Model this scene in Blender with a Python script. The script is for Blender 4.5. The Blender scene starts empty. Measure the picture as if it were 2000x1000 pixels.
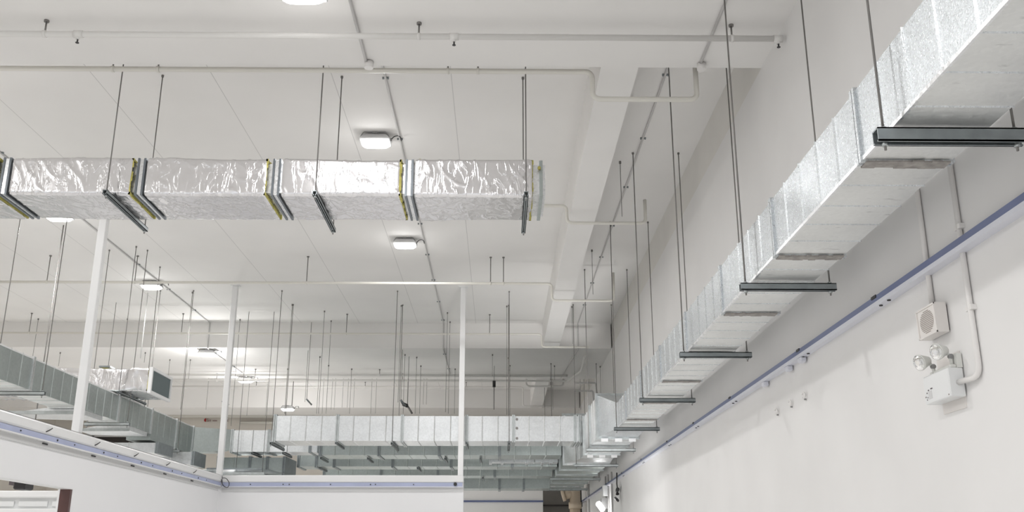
import bpy, math, random
from mathutils import Vector, Matrix, noise
random.seed(7)
scene = bpy.context.scene
col = scene.collection

# ---------------------------------------------------------------- camera
CZ = 1.6                                   # eye height; heights "h" below are above the eye
F, TP, PSI = 1900.0, 590.0 / 1900.0, math.atan(0.01257)
PITCH = math.atan(TP)
cam_data = bpy.data.cameras.new('camera')
cam_data.sensor_width = 36.0
cam_data.lens = F * 36.0 / 2000.0
cam_data.clip_start = 0.05
cam = bpy.data.objects.new('camera', cam_data)
col.objects.link(cam)
cam.location = (0, 0, CZ)
cam.rotation_euler = (math.radians(90) + PITCH, 0, -PSI)
scene.camera = cam
CM = cam.rotation_euler.to_matrix()

# ---------------------------------------------------------------- world, exposure, large lights
vs = scene.view_settings
vs.view_transform = 'Standard'
vs.look = 'None'
vs.gamma = 1.0
vs.use_curve_mapping = False
vs.exposure = 0.35
w = bpy.data.worlds.new('world')
scene.world = w
w.use_nodes = True
w.node_tree.nodes['Background'].inputs[0].default_value = (0.95, 0.97, 1.0, 1)
w.node_tree.nodes['Background'].inputs[1].default_value = 0.8

LAMP_W = 42.0
def lamp(x, y, h, watts=LAMP_W, size=0.3, parent=None):
    ld = bpy.data.lights.new('area_light', 'AREA')
    ld.shape = 'RECTANGLE'; ld.size = size; ld.size_y = size * 0.6
    ld.energy = watts
    ld.color = (1.0, 0.99, 0.982)
    ld.spread = math.radians(170)
    o = bpy.data.objects.new('area_light', ld)
    col.objects.link(o)
    if parent: o.parent = parent
    o.location = (x, y, h + (0 if parent else CZ))
    return o
# the rows of ceiling lamps go on behind the camera and further left (outside the picture)
for x, y, h in [(-1.33, 2.4, 3.85), (-1.33, -1.4, 3.85), (-1.33, -5.2, 3.85),
                (-5.75, 4.9, 3.85), (-5.75, 1.1, 3.85), (-5.75, -2.7, 3.85),
                (-10.2, 12.4, 4.35), (-10.2, 8.7, 4.35), (-10.2, 16.0, 4.35), (-10.2, 22.0, 3.85), (-10.2, 3.0, 3.85),
                (-5.75, 8.7, 4.35)]:
    lamp(x, y, h, 44.0 if y > 12 else 37.0)
# added unseen fill lights at floor level, aimed up to brighten the ceiling
for x, y, wt in [(-8.0, 12.0, 5), (-2.5, 20.0, 12), (-7.5, 21.0, 10), (1.6, 13.0, 8), (-2.0, 25.5, 25), (-9.5, 26.5, 20)]:
    o = lamp(x, y, -1.5, wt, 1.6 if abs(x) < 2 else 3.0); o.rotation_euler = (math.pi, 0, 0)

o = lamp(0.6, 11.5, -1.5, 20.0, 1.0)  # added unseen fill light brightening the middle slab face beside the right wall
o.data.spread = math.radians(50)
o.rotation_euler = (Vector((1.75, 18.2, 4.3)) - Vector((0.6, 11.5, -1.5))).to_track_quat('-Z', 'Y').to_euler()
# ---------------------------------------------------------------- pixel -> place helpers
def ray(px, py):
    return CM @ Vector((px - 1000.0, 500.0 - py, -F))
def onh(px, py, h):
    d = ray(px, py); return d * (h / d.z)
def ony(px, py, y):
    d = ray(px, py); return d * (y / d.y)
def onx(px, py, x):
    d = ray(px, py); return d * (x / d.x)

# ---------------------------------------------------------------- materials
def mat(name, color, rough=0.5, metal=0.0, emit=None, strength=0.0, var=0.0, scale=3.0, bump=0.0, bscale=40.0, spec=0.5, detail=3.0):
    m = bpy.data.materials.new(name); m.use_nodes = True
    nt = m.node_tree; n = nt.nodes; L = nt.links
    b = n['Principled BSDF']
    b.inputs['Base Color'].default_value = (*color, 1)
    b.inputs['Roughness'].default_value = rough
    b.inputs['Metallic'].default_value = metal
    b.inputs['Specular IOR Level'].default_value = spec
    if emit:
        b.inputs['Emission Color'].default_value = (*emit, 1)
        b.inputs['Emission Strength'].default_value = strength
    geo = n.new('ShaderNodeNewGeometry')
    if var > 0:
        t = n.new('ShaderNodeTexNoise'); t.inputs['Scale'].default_value = scale; t.inputs['Detail'].default_value = detail
        L.new(geo.outputs['Position'], t.inputs['Vector'])
        r = n.new('ShaderNodeMapRange'); r.inputs[1].default_value = 0.3; r.inputs[2].default_value = 0.7
        r.inputs[3].default_value = 1.0 - var; r.inputs[4].default_value = 1.0 + var
        L.new(t.outputs['Fac'], r.inputs[0])
        mx = n.new('ShaderNodeVectorMath'); mx.operation = 'SCALE'; mx.inputs[0].default_value = color
        L.new(r.outputs[0], mx.inputs['Scale']); L.new(mx.outputs[0], b.inputs['Base Color'])
    if bump > 0:
        t = n.new('ShaderNodeTexNoise'); t.inputs['Scale'].default_value = bscale; t.inputs['Detail'].default_value = 4
        L.new(geo.outputs['Position'], t.inputs['Vector'])
        bp = n.new('ShaderNodeBump'); bp.inputs['Strength'].default_value = bump; bp.inputs['Distance'].default_value = 0.004
        L.new(t.outputs['Fac'], bp.inputs['Height']); L.new(bp.outputs[0], b.inputs['Normal'])
    return m

def mat_ceiling(name, color):
    """white ceiling boards with fine joints every 1.16 m running down the hall"""
    m = mat(name, color, 0.75, var=0.025, scale=0.8)
    nt = m.node_tree; n = nt.nodes; L = nt.links; b = n['Principled BSDF']
    geo = n.new('ShaderNodeNewGeometry'); sp = n.new('ShaderNodeSeparateXYZ'); L.new(geo.outputs['Position'], sp.inputs[0])
    def mth(op, a, bb):
        k = n.new('ShaderNodeMath'); k.operation = op
        for i, v in enumerate((a, bb)):
            if isinstance(v, (int, float)): k.inputs[i].default_value = v
            else: L.new(v, k.inputs[i])
        return k.outputs[0]
    f = mth('FRACT', mth('DIVIDE', mth('ADD', sp.outputs[0], 0.49 + 1.165 * 20), 1.165), 0)
    line = mth('MULTIPLY', mth('LESS_THAN', f, 0.0075), mth('LESS_THAN', sp.outputs[0], 0.5))
    mix = n.new('ShaderNodeMix'); mix.data_type = 'RGBA'
    src = b.inputs['Base Color'].links[0].from_socket
    L.new(line, mix.inputs['Factor']); L.new(src, mix.inputs['A'])
    mix.inputs['B'].default_value = (color[0] * .76, color[1] * .76, color[2] * .76, 1)
    L.new(mix.outputs['Result'], b.inputs['Base Color'])
    return m

def mat_galv(name, color=(0.74, 0.77, 0.78), spangle=60.0, rough=(0.22, 0.5), var=0.12, scratches=False, glint=0.5):
    m = bpy.data.materials.new(name); m.use_nodes = True
    nt = m.node_tree; n = nt.nodes; L = nt.links; b = n['Principled BSDF']
    b.inputs['Metallic'].default_value = 0.88
    geo = n.new('ShaderNodeNewGeometry')
    v = n.new('ShaderNodeTexVoronoi'); v.inputs['Scale'].default_value = spangle
    L.new(geo.outputs['Position'], v.inputs['Vector'])
    sep = n.new('ShaderNodeSeparateColor'); L.new(v.outputs['Color'], sep.inputs[0])
    r = n.new('ShaderNodeMapRange'); r.inputs[3].default_value = rough[0]; r.inputs[4].default_value = rough[1]
    L.new(sep.outputs[0], r.inputs[0]); L.new(r.outputs[0], b.inputs['Roughness'])
    c = n.new('ShaderNodeMapRange'); c.inputs[3].default_value = 1 - var; c.inputs[4].default_value = 1 + var
    L.new(sep.outputs[1], c.inputs[0])
    big = n.new('ShaderNodeTexNoise'); big.inputs['Scale'].default_value = 2.2; big.inputs['Detail'].default_value = 4
    L.new(geo.outputs['Position'], big.inputs['Vector'])
    c2 = n.new('ShaderNodeMapRange'); c2.inputs[1].default_value = 0.3; c2.inputs[2].default_value = 0.7
    c2.inputs[3].default_value = 0.92; c2.inputs[4].default_value = 1.05
    L.new(big.outputs['Fac'], c2.inputs[0])
    mul = n.new('ShaderNodeMath'); mul.operation = 'MULTIPLY'; L.new(c.outputs[0], mul.inputs[0]); L.new(c2.outputs[0], mul.inputs[1])
    fac = mul.outputs[0]
    if scratches:
        s = n.new('ShaderNodeTexNoise'); s.inputs['Scale'].default_value = 7; s.inputs['Detail'].default_value = 6
        mp = n.new('ShaderNodeMapping'); mp.inputs['Scale'].default_value = (1.0, 3.2, 1)
        L.new(geo.outputs['Position'], mp.inputs[0]); L.new(mp.outputs[0], s.inputs['Vector'])
        q = n.new('ShaderNodeMapRange'); q.inputs[1].default_value = 0.66; q.inputs[2].default_value = 0.74
        q.inputs[3].default_value = 1.0; q.inputs[4].default_value = 0.72
        L.new(s.outputs['Fac'], q.inputs[0])
        m2 = n.new('ShaderNodeMath'); m2.operation = 'MULTIPLY'; L.new(fac, m2.inputs[0]); L.new(q.outputs[0], m2.inputs[1]); fac = m2.outputs[0]
    sc = n.new('ShaderNodeVectorMath'); sc.operation = 'SCALE'; sc.inputs[0].default_value = color
    L.new(fac, sc.inputs['Scale']); L.new(sc.outputs[0], b.inputs['Base Color'])
    t = n.new('ShaderNodeTexNoise'); t.inputs['Scale'].default_value = spangle * 1.1; t.inputs['Detail'].default_value = 3
    L.new(geo.outputs['Position'], t.inputs['Vector'])
    bp = n.new('ShaderNodeBump'); bp.inputs['Strength'].default_value = glint; bp.inputs['Distance'].default_value = 0.006
    L.new(t.outputs['Fac'], bp.inputs['Height']); L.new(bp.outputs[0], b.inputs['Normal'])
    return m

def mat_foil(name):
    m = bpy.data.materials.new(name); m.use_nodes = True
    nt = m.node_tree; n = nt.nodes; L = nt.links; b = n['Principled BSDF']
    b.inputs['Metallic'].default_value = 0.9
    b.inputs['Roughness'].default_value = 0.2
    b.inputs['Base Color'].default_value = (0.80, 0.79, 0.80, 1)
    geo = n.new('ShaderNodeNewGeometry')
    mp = n.new('ShaderNodeMapping'); mp.inputs['Scale'].default_value = (11, 7, 3.0)
    L.new(geo.outputs['Position'], mp.inputs[0])
    t = n.new('ShaderNodeTexNoise'); t.inputs['Scale'].default_value = 1.0; t.inputs['Detail'].default_value = 5; t.inputs['Distortion'].default_value = 1.2
    L.new(mp.outputs[0], t.inputs['Vector'])
    a = n.new('ShaderNodeMath'); a.operation = 'SUBTRACT'; L.new(t.outputs['Fac'], a.inputs[0]); a.inputs[1].default_value = 0.5
    ab = n.new('ShaderNodeMath'); ab.operation = 'ABSOLUTE'; L.new(a.outputs[0], ab.inputs[0])
    rr = n.new('ShaderNodeMapRange'); rr.inputs[1].default_value = 0; rr.inputs[2].default_value = 0.05; rr.inputs[3].default_value = 1; rr.inputs[4].default_value = 0
    L.new(ab.outputs[0], rr.inputs[0])
    bp = n.new('ShaderNodeBump'); bp.inputs['Strength'].default_value = 0.36; bp.inputs['Distance'].default_value = 0.005
    L.new(rr.outputs[0], bp.inputs['Height'])
    t2 = n.new('ShaderNodeTexNoise'); t2.inputs['Scale'].default_value = 22; t2.inputs['Detail'].default_value = 3
    L.new(geo.outputs['Position'], t2.inputs['Vector'])
    bp2 = n.new('ShaderNodeBump'); bp2.inputs['Strength'].default_value = 0.1; bp2.inputs['Distance'].default_value = 0.005
    L.new(t2.outputs['Fac'], bp2.inputs['Height']); L.new(bp.outputs[0], bp2.inputs['Normal'])
    L.new(bp2.outputs[0], b.inputs['Normal'])
    return m

M_ = {
    'ceil': mat_ceiling('ceiling_paint', (0.88, 0.865, 0.845)),
    'beam': mat('beam_paint', (0.88, 0.865, 0.845), 0.75, var=0.02, scale=1.2),
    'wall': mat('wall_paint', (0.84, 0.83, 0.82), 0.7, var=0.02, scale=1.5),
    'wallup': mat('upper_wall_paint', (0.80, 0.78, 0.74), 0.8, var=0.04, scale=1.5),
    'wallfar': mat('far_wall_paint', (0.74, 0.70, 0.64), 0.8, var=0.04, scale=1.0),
    'partition': mat('partition_panel', (0.90, 0.90, 0.912), 0.6, var=0.01, scale=0.6),
    'white': mat('white_coated_steel', (0.86, 0.86, 0.86), 0.35),
    'grey_trim': mat('pale_grey_trim', (0.66, 0.66, 0.66), 0.5),
    'blue': mat('blue_protective_film', (0.14, 0.17, 0.31), 0.4, var=0.08, scale=2),
    'blue_pale': mat('pale_blue_film', (0.46, 0.50, 0.68), 0.4, var=0.08, scale=2),
    'lav': mat('lavender_coated_steel', (0.72, 0.73, 0.80), 0.35),
    'floor': mat('white_sheet_floor', (0.86, 0.855, 0.84), 0.6, var=0.06, scale=1.0),
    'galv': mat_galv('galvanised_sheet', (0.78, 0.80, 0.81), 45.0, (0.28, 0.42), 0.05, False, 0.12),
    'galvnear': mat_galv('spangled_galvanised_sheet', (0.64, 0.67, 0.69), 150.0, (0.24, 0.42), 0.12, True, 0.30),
    'galvshade': mat_galv('shaded_galvanised_sheet', (0.47, 0.515, 0.505), 40.0, (0.35, 0.5), 0.04, False, 0.1),  # same galvanised metal, with shade and dark reflections put into its colour
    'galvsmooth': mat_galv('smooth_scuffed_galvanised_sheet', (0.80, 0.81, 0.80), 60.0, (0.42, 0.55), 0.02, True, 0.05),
    'foil': mat_foil('aluminium_foil_facing'),
    'foilsmooth': mat_galv('smooth_foil', (0.82, 0.83, 0.84), 50.0, (0.25, 0.4), 0.05, False, 0.15),
    'wool': mat('yellow_glass_wool', (0.55, 0.50, 0.15), 0.95, var=0.25, scale=40, bump=0.8, bscale=120),
    'strut': mat('dark_galvanised_strut', (0.30, 0.33, 0.34), 0.42, 0.75, var=0.12, scale=12),
    'strutlite': mat('galvanised_strut', (0.50, 0.53, 0.53), 0.42, 0.75, var=0.12, scale=12),
    'flange_dark': mat('dark_flange_steel', (0.20, 0.22, 0.24), 0.4, 0.6, var=0.1, scale=12),
    'rod': mat('steel_rod', (0.24, 0.23, 0.22), 0.45, 0.6),
    'rodpale': mat('pale_rod', (0.72, 0.72, 0.70), 0.4, 0.3),
    'bolt': mat('dark_bolt', (0.05, 0.05, 0.05), 0.5, 0.4),
    'cream': mat('cream_painted_pipe', (0.78, 0.76, 0.70), 0.32),
    'pipewhite': mat('white_painted_pipe', (0.80, 0.785, 0.76), 0.4),
    'conduit': mat('grey_white_conduit', (0.62, 0.61, 0.60), 0.45),
    'pvc': mat('white_pvc', (0.84, 0.82, 0.80), 0.3),
    'beige': mat('beige_drain_pipe', (0.60, 0.50, 0.38), 0.45, var=0.05),
    'sealant': mat('grey_duct_sealant', (0.33, 0.31, 0.29), 0.8, var=0.25, scale=25, bump=0.6),
    'lens': mat('glowing_lens', (1, 1, 1), 0.3, emit=(1.0, 0.99, 0.98), strength=10.0),
    'fixture': mat('lamp_housing', (0.80, 0.80, 0.80), 0.3, 0.1),
    'fixedge': mat('lamp_bracket', (0.30, 0.30, 0.30), 0.4, 0.5),
    'cable': mat('black_cable', (0.03, 0.03, 0.03), 0.4),
    'black': mat('black_plastic', (0.02, 0.018, 0.02), 0.35),
    'brown': mat('dark_brown_frame', (0.10, 0.045, 0.04), 0.35, var=0.2, scale=6),
    'dark': mat('dark_opening', (0.035, 0.03, 0.028), 0.6),
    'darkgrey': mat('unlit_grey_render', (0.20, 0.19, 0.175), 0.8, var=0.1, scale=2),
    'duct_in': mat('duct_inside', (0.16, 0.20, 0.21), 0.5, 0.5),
    'plastic': mat('off_white_plastic', (0.80, 0.765, 0.735), 0.4),
    'plastic2': mat('cream_lamp_plastic', (0.74, 0.745, 0.71), 0.35),
    'grille': mat('speaker_slots', (0.40, 0.36, 0.33), 0.7),
    'metalwhite': mat('white_metal_box', (0.80, 0.81, 0.81), 0.35),
    'reflector': mat('lamp_reflector', (0.85, 0.86, 0.84), 0.08, 0.9),
    'ink': mat('dark_print', (0.12, 0.10, 0.11), 0.6),
    'red': mat('red_paint', (0.42, 0.02, 0.02), 0.5),
    'redink': mat('maroon_lettering', (0.16, 0.05, 0.045), 0.6),
}
glass = mat('clear_lens', (1, 1, 1), 0.03)
glass.node_tree.nodes['Principled BSDF'].inputs['Transmission Weight'].default_value = 1.0
M_['glass'] = glass

# ---------------------------------------------------------------- mesh builder (coordinates x, y, h)
class MB:
    def __init__(s): s.v = []; s.f = []; s.smooth = []
    def add(s, vs_, fs, smooth=False):
        k = len(s.v); s.v += [Vector(q) for q in vs_]
        for f in fs: s.f.append(tuple(i + k for i in f)); s.smooth.append(smooth)
        return s
    def hexa(s, p):
        """8 corners: 0-3 lower ring, 4-7 upper ring"""
        return s.add(p, [(0, 3, 2, 1), (4, 5, 6, 7), (0, 1, 5, 4), (1, 2, 6, 5), (2, 3, 7, 6), (3, 0, 4, 7)])
    def box(s, x0, x1, y0, y1, z0, z1):
        return s.hexa([(x0, y0, z0), (x1, y0, z0), (x1, y1, z0), (x0, y1, z0), (x0, y0, z1), (x1, y0, z1), (x1, y1, z1), (x0, y1, z1)])
    def rbox(s, x0, x1, y0, y1, z0, z1, b=0.01):
        """box with chamfered edges"""
        X = (x0, x0 + b, x1 - b, x1); Y = (y0, y0 + b, y1 - b, y1); Z = (z0, z0 + b, z1 - b, z1)
        def ring(z, inset):
            i = b * inset
            xs = (x0 + i, x1 - i); ys = (y0 + i, y1 - i)
            return [(xs[0] + b, ys[0], z), (xs[1] - b, ys[0], z), (xs[1], ys[0] + b, z), (xs[1], ys[1] - b, z),
                    (xs[1] - b, ys[1], z), (xs[0] + b, ys[1], z), (xs[0], ys[1] - b, z), (xs[0], ys[0] + b, z)]
        rings = [ring(z0, 1), ring(z0 + b, 0), ring(z1 - b, 0), ring(z1, 1)]
        vs_ = [p for r in rings for p in r]
        fs = [tuple(range(7, -1, -1)), tuple(24 + i for i in range(8))]
        for k in range(3):
            for i in range(8):
                j = (i + 1) % 8
                fs.append((k * 8 + i, k * 8 + j, k * 8 + 8 + j, k * 8 + 8 + i))
        return s.add(vs_, fs)
    def tube(s, pts, r, n=10, round_r=0.0, cap=True):
        pts = [Vector(p) for p in pts]
        if round_r > 0 and len(pts) > 2:
            out = [pts[0]]
            for i in range(1, len(pts) - 1):
                a, b, c = pts[i - 1], pts[i], pts[i + 1]
                d1 = (a - b); d2 = (c - b)
                k = min(round_r, d1.length * .45, d2.length * .45)
                p1 = b + d1.normalized() * k; p2 = b + d2.normalized() * k
                for t in range(7):
                    t /= 6
                    out.append(p1 * (1 - t) ** 2 + b * 2 * t * (1 - t) + p2 * t * t)
            out.append(pts[-1]); pts = out
        k0 = len(s.v); N = len(pts)
        up = None
        for i, p in enumerate(pts):
            d = (pts[min(i + 1, N - 1)] - pts[max(i - 1, 0)]).normalized()
            if up is None:
                up = Vector((0, 0, 1)) if abs(d.z) < .9 else Vector((1, 0, 0))
            a = d.cross(up).normalized(); up = a.cross(d).normalized()
            rr = r[i] if isinstance(r, (list, tuple)) else r
            for j in range(n):
                t = 2 * math.pi * j / n
                s.v.append(p + a * math.cos(t) * rr + up * math.sin(t) * rr)
        for i in range(N - 1):
            for j in range(n):
                j2 = (j + 1) % n
                s.f.append((k0 + i * n + j, k0 + i * n + j2, k0 + (i + 1) * n + j2, k0 + (i + 1) * n + j)); s.smooth.append(True)
        if cap:
            s.f.append(tuple(k0 + j for j in range(n - 1, -1, -1))); s.smooth.append(False)
            s.f.append(tuple(k0 + (N - 1) * n + j for j in range(n))); s.smooth.append(False)
        return s
    def cyl(s, p0, p1, r, n=12, r1=None):
        return s.tube([p0, p1], [r, r if r1 is None else r1], n)
    def lathe(s, base, axis, prof, n=24):
        """prof: (distance along axis, radius)"""
        axis = Vector(axis).normalized(); base = Vector(base)
        return s.tube2([base + axis * d for d, _ in prof], [r for _, r in prof], axis, n)
    def tube2(s, pts, rs, axis, n):
        up = Vector((0, 0, 1)) if abs(axis.z) < .9 else Vector((1, 0, 0))
        a = axis.cross(up).normalized(); u = a.cross(axis).normalized(); k0 = len(s.v)
        for p, r in zip(pts, rs):
            for j in range(n):
                t = 2 * math.pi * j / n
                s.v.append(p + a * math.cos(t) * r + u * math.sin(t) * r)
        for i in range(len(pts) - 1):
            for j in range(n):
                j2 = (j + 1) % n
                s.f.append((k0 + i * n + j, k0 + i * n + j2, k0 + (i + 1) * n + j2, k0 + (i + 1) * n + j)); s.smooth.append(True)
        s.f.append(tuple(k0 + j for j in range(n - 1, -1, -1))); s.smooth.append(False)
        s.f.append(tuple(k0 + (len(pts) - 1) * n + j for j in range(n))); s.smooth.append(False)
        return s
    def bounds(s):
        return (Vector([min(q[i] for q in s.v) for i in range(3)]), Vector([max(q[i] for q in s.v) for i in range(3)]))

def build(name, mb, material, parent=None, local=False, label=None, cat=None, group=None, kind=None):
    """one mesh object; world mode (x, y, h) is recentred on the bottom of its bounds, local mode is left as it is"""
    me = bpy.data.meshes.new(name)
    if local: off = Vector((0, 0, 0))
    else:
        lo, hi = mb.bounds(); off = Vector(((lo.x + hi.x) / 2, (lo.y + hi.y) / 2, lo.z))
    me.from_pydata([tuple(q - off) for q in mb.v], [], mb.f)
    me.polygons.foreach_set('use_smooth', mb.smooth)
    me.materials.append(M_[material] if isinstance(material, str) else material)
    me.update()
    o = bpy.data.objects.new(name, me); col.objects.link(o)
    if local:
        pass
    elif parent is not None:
        q = parent; base = Vector((0, 0, 0))
        while q is not None: base += q.location; q = q.parent
        o.location = off + Vector((0, 0, CZ)) - base
    else:
        o.location = off + Vector((0, 0, CZ))
    if parent is not None: o.parent = parent
    tag(o, label, cat, group, kind)
    return o

def tag(o, label=None, cat=None, group=None, kind=None):
    if label: o['label'] = label
    if cat: o['category'] = cat
    if group: o['group'] = group
    if kind: o['kind'] = kind
    return o

def thing(name, label, cat, loc, group=None):
    """an Empty at the thing's base; loc in x, y, h"""
    o = bpy.data.objects.new(name, None); col.objects.link(o)
    o.empty_display_size = 0.1
    o.location = Vector(loc) + Vector((0, 0, CZ))
    return tag(o, label, cat, group)

def copy_tree(o, parent=None):
    kids = list(o.children)
    c = o.copy(); col.objects.link(c); c.parent = parent
    for k in kids: copy_tree(k, c)
    return c

ORD = ['first', 'second', 'third', 'fourth', 'fifth', 'sixth', 'seventh', 'eighth', 'ninth', 'tenth', 'eleventh', 'twelfth',
       'thirteenth', 'fourteenth', 'fifteenth', 'sixteenth', 'seventeenth', 'eighteenth', 'nineteenth', 'twentieth']

# ================================================================ THE HALL
H, H1, XW = 4.5, 3.99, 2.22
XL, YB, YE = -14.0, -8.0, 31.0
Y1, Y2a, Y2b, Y3a, Y3b = 7.42, 19.05, 22.5, 27.1, 28.6
def struct(name, mb, material, parent=None): return build(name, mb, material, parent, kind='structure')
struct('floor', MB().box(XL, XW + .1, YB, YE, -CZ - .1, -CZ), 'floor')
struct('ceiling', MB().box(XL, XW + .3, YB, YE, H, H + .2), 'ceil')
struct('ceiling_near_slab', MB().box(XL, XW, YB, Y1, H1, H), 'beam')
struct('ceiling_middle_slab', MB().box(XL, XW, Y2a, Y2b, H1, H), 'beam')
struct('ceiling_far_slab', MB().box(XL, XW, Y3a, Y3b, H1, H), 'beam')
struct('ceiling_beam', MB().box(.85, 1.17, Y1, Y2a, H1, H), 'beam')
struct('ceiling_far_beam', MB().box(.85, 1.17, Y2b, Y3a, H1, H), 'beam')
struct('wall_right', MB().box(XW, XW + .3, YB, YE, -CZ, H1), 'wall')
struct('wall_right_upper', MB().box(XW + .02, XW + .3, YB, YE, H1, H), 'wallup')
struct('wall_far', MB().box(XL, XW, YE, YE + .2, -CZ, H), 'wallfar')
struct('wall_outer_left', MB().box(XL - .2, XL, YB, YE, -CZ, H), 'wallfar')

# the partition room in the foreground
XP, HP, YP = -4.57, 1.28, 16.3
p = MB().box(XP - .1, XP, YB, 8.55, -CZ, HP).box(XP - .1, XP, 10.75, YP + .1, -CZ, HP).box(XP - .1, XP, 8.55, 10.75, .71, HP)
struct('wall_left', p, 'partition')
struct('wall_front', MB().box(XP, -.586, YP, YP + .1, -CZ, HP), 'partition')
# doorway in the left partition
d = MB().box(XP - .11, XP - .002, 10.70, 10.748, -CZ, .708)
struct('door_1', d, 'brown')
struct('trim_1', MB().box(XP - .135, XP - .112, 10.70, 10.73, -CZ, .70), 'white')
struct('trim_2', MB().box(XP - .1, XP + .004, 8.55, 10.75, .700, .709), 'white')

# far wall pieces seen low on the right
struct('wall_far_partition', MB().box(-2.5, 1.13, 26.0, 26.1, -CZ, 2.0), 'wall')
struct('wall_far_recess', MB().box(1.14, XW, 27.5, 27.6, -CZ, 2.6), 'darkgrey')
struct('trim_3', MB().box(-2.5, 1.14, 25.97, 25.998, 1.385, 1.43), 'blue')
struct('trim_4', MB().box(1.14, XW, 27.46, 27.498, 1.36, 1.40), 'dark')
# dark clerestory opening, far left
a = ony(163, 851, 30.95); b = ony(262, 900, 30.95)
wn = struct('window_1', MB().box(a.x, b.x, 30.93, 30.99, b.z, a.z), 'dark')
struct('window_frame', MB().box(a.x, b.x, 30.90, 30.93, a.z - .04, a.z + .05).box(a.x + .28, a.x + .36, 30.90, 30.93, b.z, a.z), 'grey_trim', wn)

# ---------------------------------------------------------------- partition posts
def post(name, x, y, top, label):
    t = thing(name, label, 'post', (x, y, HP), 'white posts standing on the partition')
    build('post_shaft', MB().rbox(x - .045, x + .045, y - .045, y + .045, HP, top - .012, .006), 'white', t)
    build('top_plate', MB().box(x - .075, x + .075, y - .06, y + .06, top - .012, top), 'white', t)
post('partition_post', XP + .02 - .06, 10.75, H, 'tall white square post on the left partition, nearest and leftmost of the three')
post('partition_post', XP + .0, 16.27, H, 'white square post at the corner where both partitions meet')
post('partition_post', -.64, 16.33, H, 'white square post on the right end of the front partition')

# ---------------------------------------------------------------- cable trays along the partitions and on the right wall
def partition_rail_left():
    t = thing('cable_trunking', 'white and blue trunking along the top of the left partition', 'trunking', (XP, 8, 1.05))
    build('cap_rail', MB().rbox(XP, XP + .055, 0, YP - .06, 1.178, HP + .012, .02), 'white', t)
    build('film_strip', MB().box(XP, XP + .045, 0, YP - .05, 1.122, 1.176), 'blue_pale', t, label='pale blue film covered strip')
    build('lip', MB().box(XP, XP + .052, 0, YP - .05, 1.110, 1.122), 'white', t)
    build('lower_rail', MB().box(XP, XP + .012, 0, YP - .05, 1.05, 1.110), 'grey_trim', t)
    y = 8.6
    while y < 15.9:
        build('clip', MB().tube([(XP + .056, y, 1.20), (XP + .075, y + .02, 1.215), (XP + .075, y + .09, 1.245)], .006, 6), 'bolt', t)
        build('screw', MB().cyl((XP + .04, y + .3, 1.15), (XP + .053, y + .3, 1.15), .010, 8), 'bolt', t)
        build('screw', MB().cyl((XP + .04, y + .72, 1.15), (XP + .053, y + .72, 1.15), .007, 8), 'bolt', t)
        build('slot', MB().box(XP + .01, XP + .02, y + .05, y + .16, 1.085, 1.10), 'bolt', t)
        y += 1.22
partition_rail_left()
def partition_rail_front():
    t = thing('cable_trunking', 'white and blue trunking along the top of the front partition', 'trunking', (-2.6, YP, 1.05))
    x0, x1 = XP + .056, -.586
    build('cap_rail', MB().rbox(x0, x1, YP - .045, YP, 1.178, HP + .012, .012), 'white', t)
    build('film_strip', MB().box(x0, x1 - .02, YP - .035, YP, 1.115, 1.176), 'blue_pale', t, label='pale blue film covered strip')
    build('lip', MB().box(x0, x1, YP - .042, YP, 1.100, 1.115), 'lav', t)
    build('lower_rail', MB().box(x0, x1, YP - .012, YP, 1.03, 1.10), 'grey_trim', t)
    for x in (-4.05, -3.52, -3.42, -2.75, -2.1, -2.02, -1.4):
        build('screw', MB().cyl((x, YP - .045, 1.145), (x, YP - .03, 1.145), .009, 8), 'bolt', t)
    build('knob', MB().cyl((-.72, YP - .06, 1.15), (-.72, YP - .03, 1.15), .028, 12), 'bolt', t)
partition_rail_front()
build('cable_tie', MB().tube([(XP + .07, YP - .10, 1.24), (XP + .14, YP - .12, 1.24), (XP + .20, YP - .10, 1.16), (XP + .17, YP - .08, 1.08),
      (XP + .09, YP - .1, 1.12), (XP + .06, YP - .1, 1.22)], .006, 6, .05), 'cable',
      label='black cable tie looped at the corner of the partition trunking', cat='cable tie')

def wall_rail():
    t = thing('cable_trunking', 'long blue and lavender trunking on the right wall', 'trunking', (XW, 10, 1.40))
    build('blue_side', MB().box(XW - .052, XW - .046, 1.0, 26.5, 1.412, 1.448), 'blue', t, label='dark blue film covered side')
    build('channel', MB().box(XW - .046, XW, 1.0, 26.5, 1.390, 1.446), 'lav', t, label='pale lavender channel')
    build('lip', MB().box(XW - .056, XW - .046, 1.0, 26.5, 1.388, 1.412), 'lav', t)
    for y in (3.6, 5.4, 6.9, 9.1, 10.9, 12.7, 15.1, 17.6, 20.2):
        build('joint_cover', MB().box(XW - .057, XW - .050, y, y + .07, 1.435, 1.452), 'bolt', t)
        for k in (0, .12):
            build('screw', MB().cyl((XW - .03, y + k - .12, 1.384), (XW - .03, y + k - .12, 1.392), .011, 8), 'bolt', t)
wall_rail()

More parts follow.
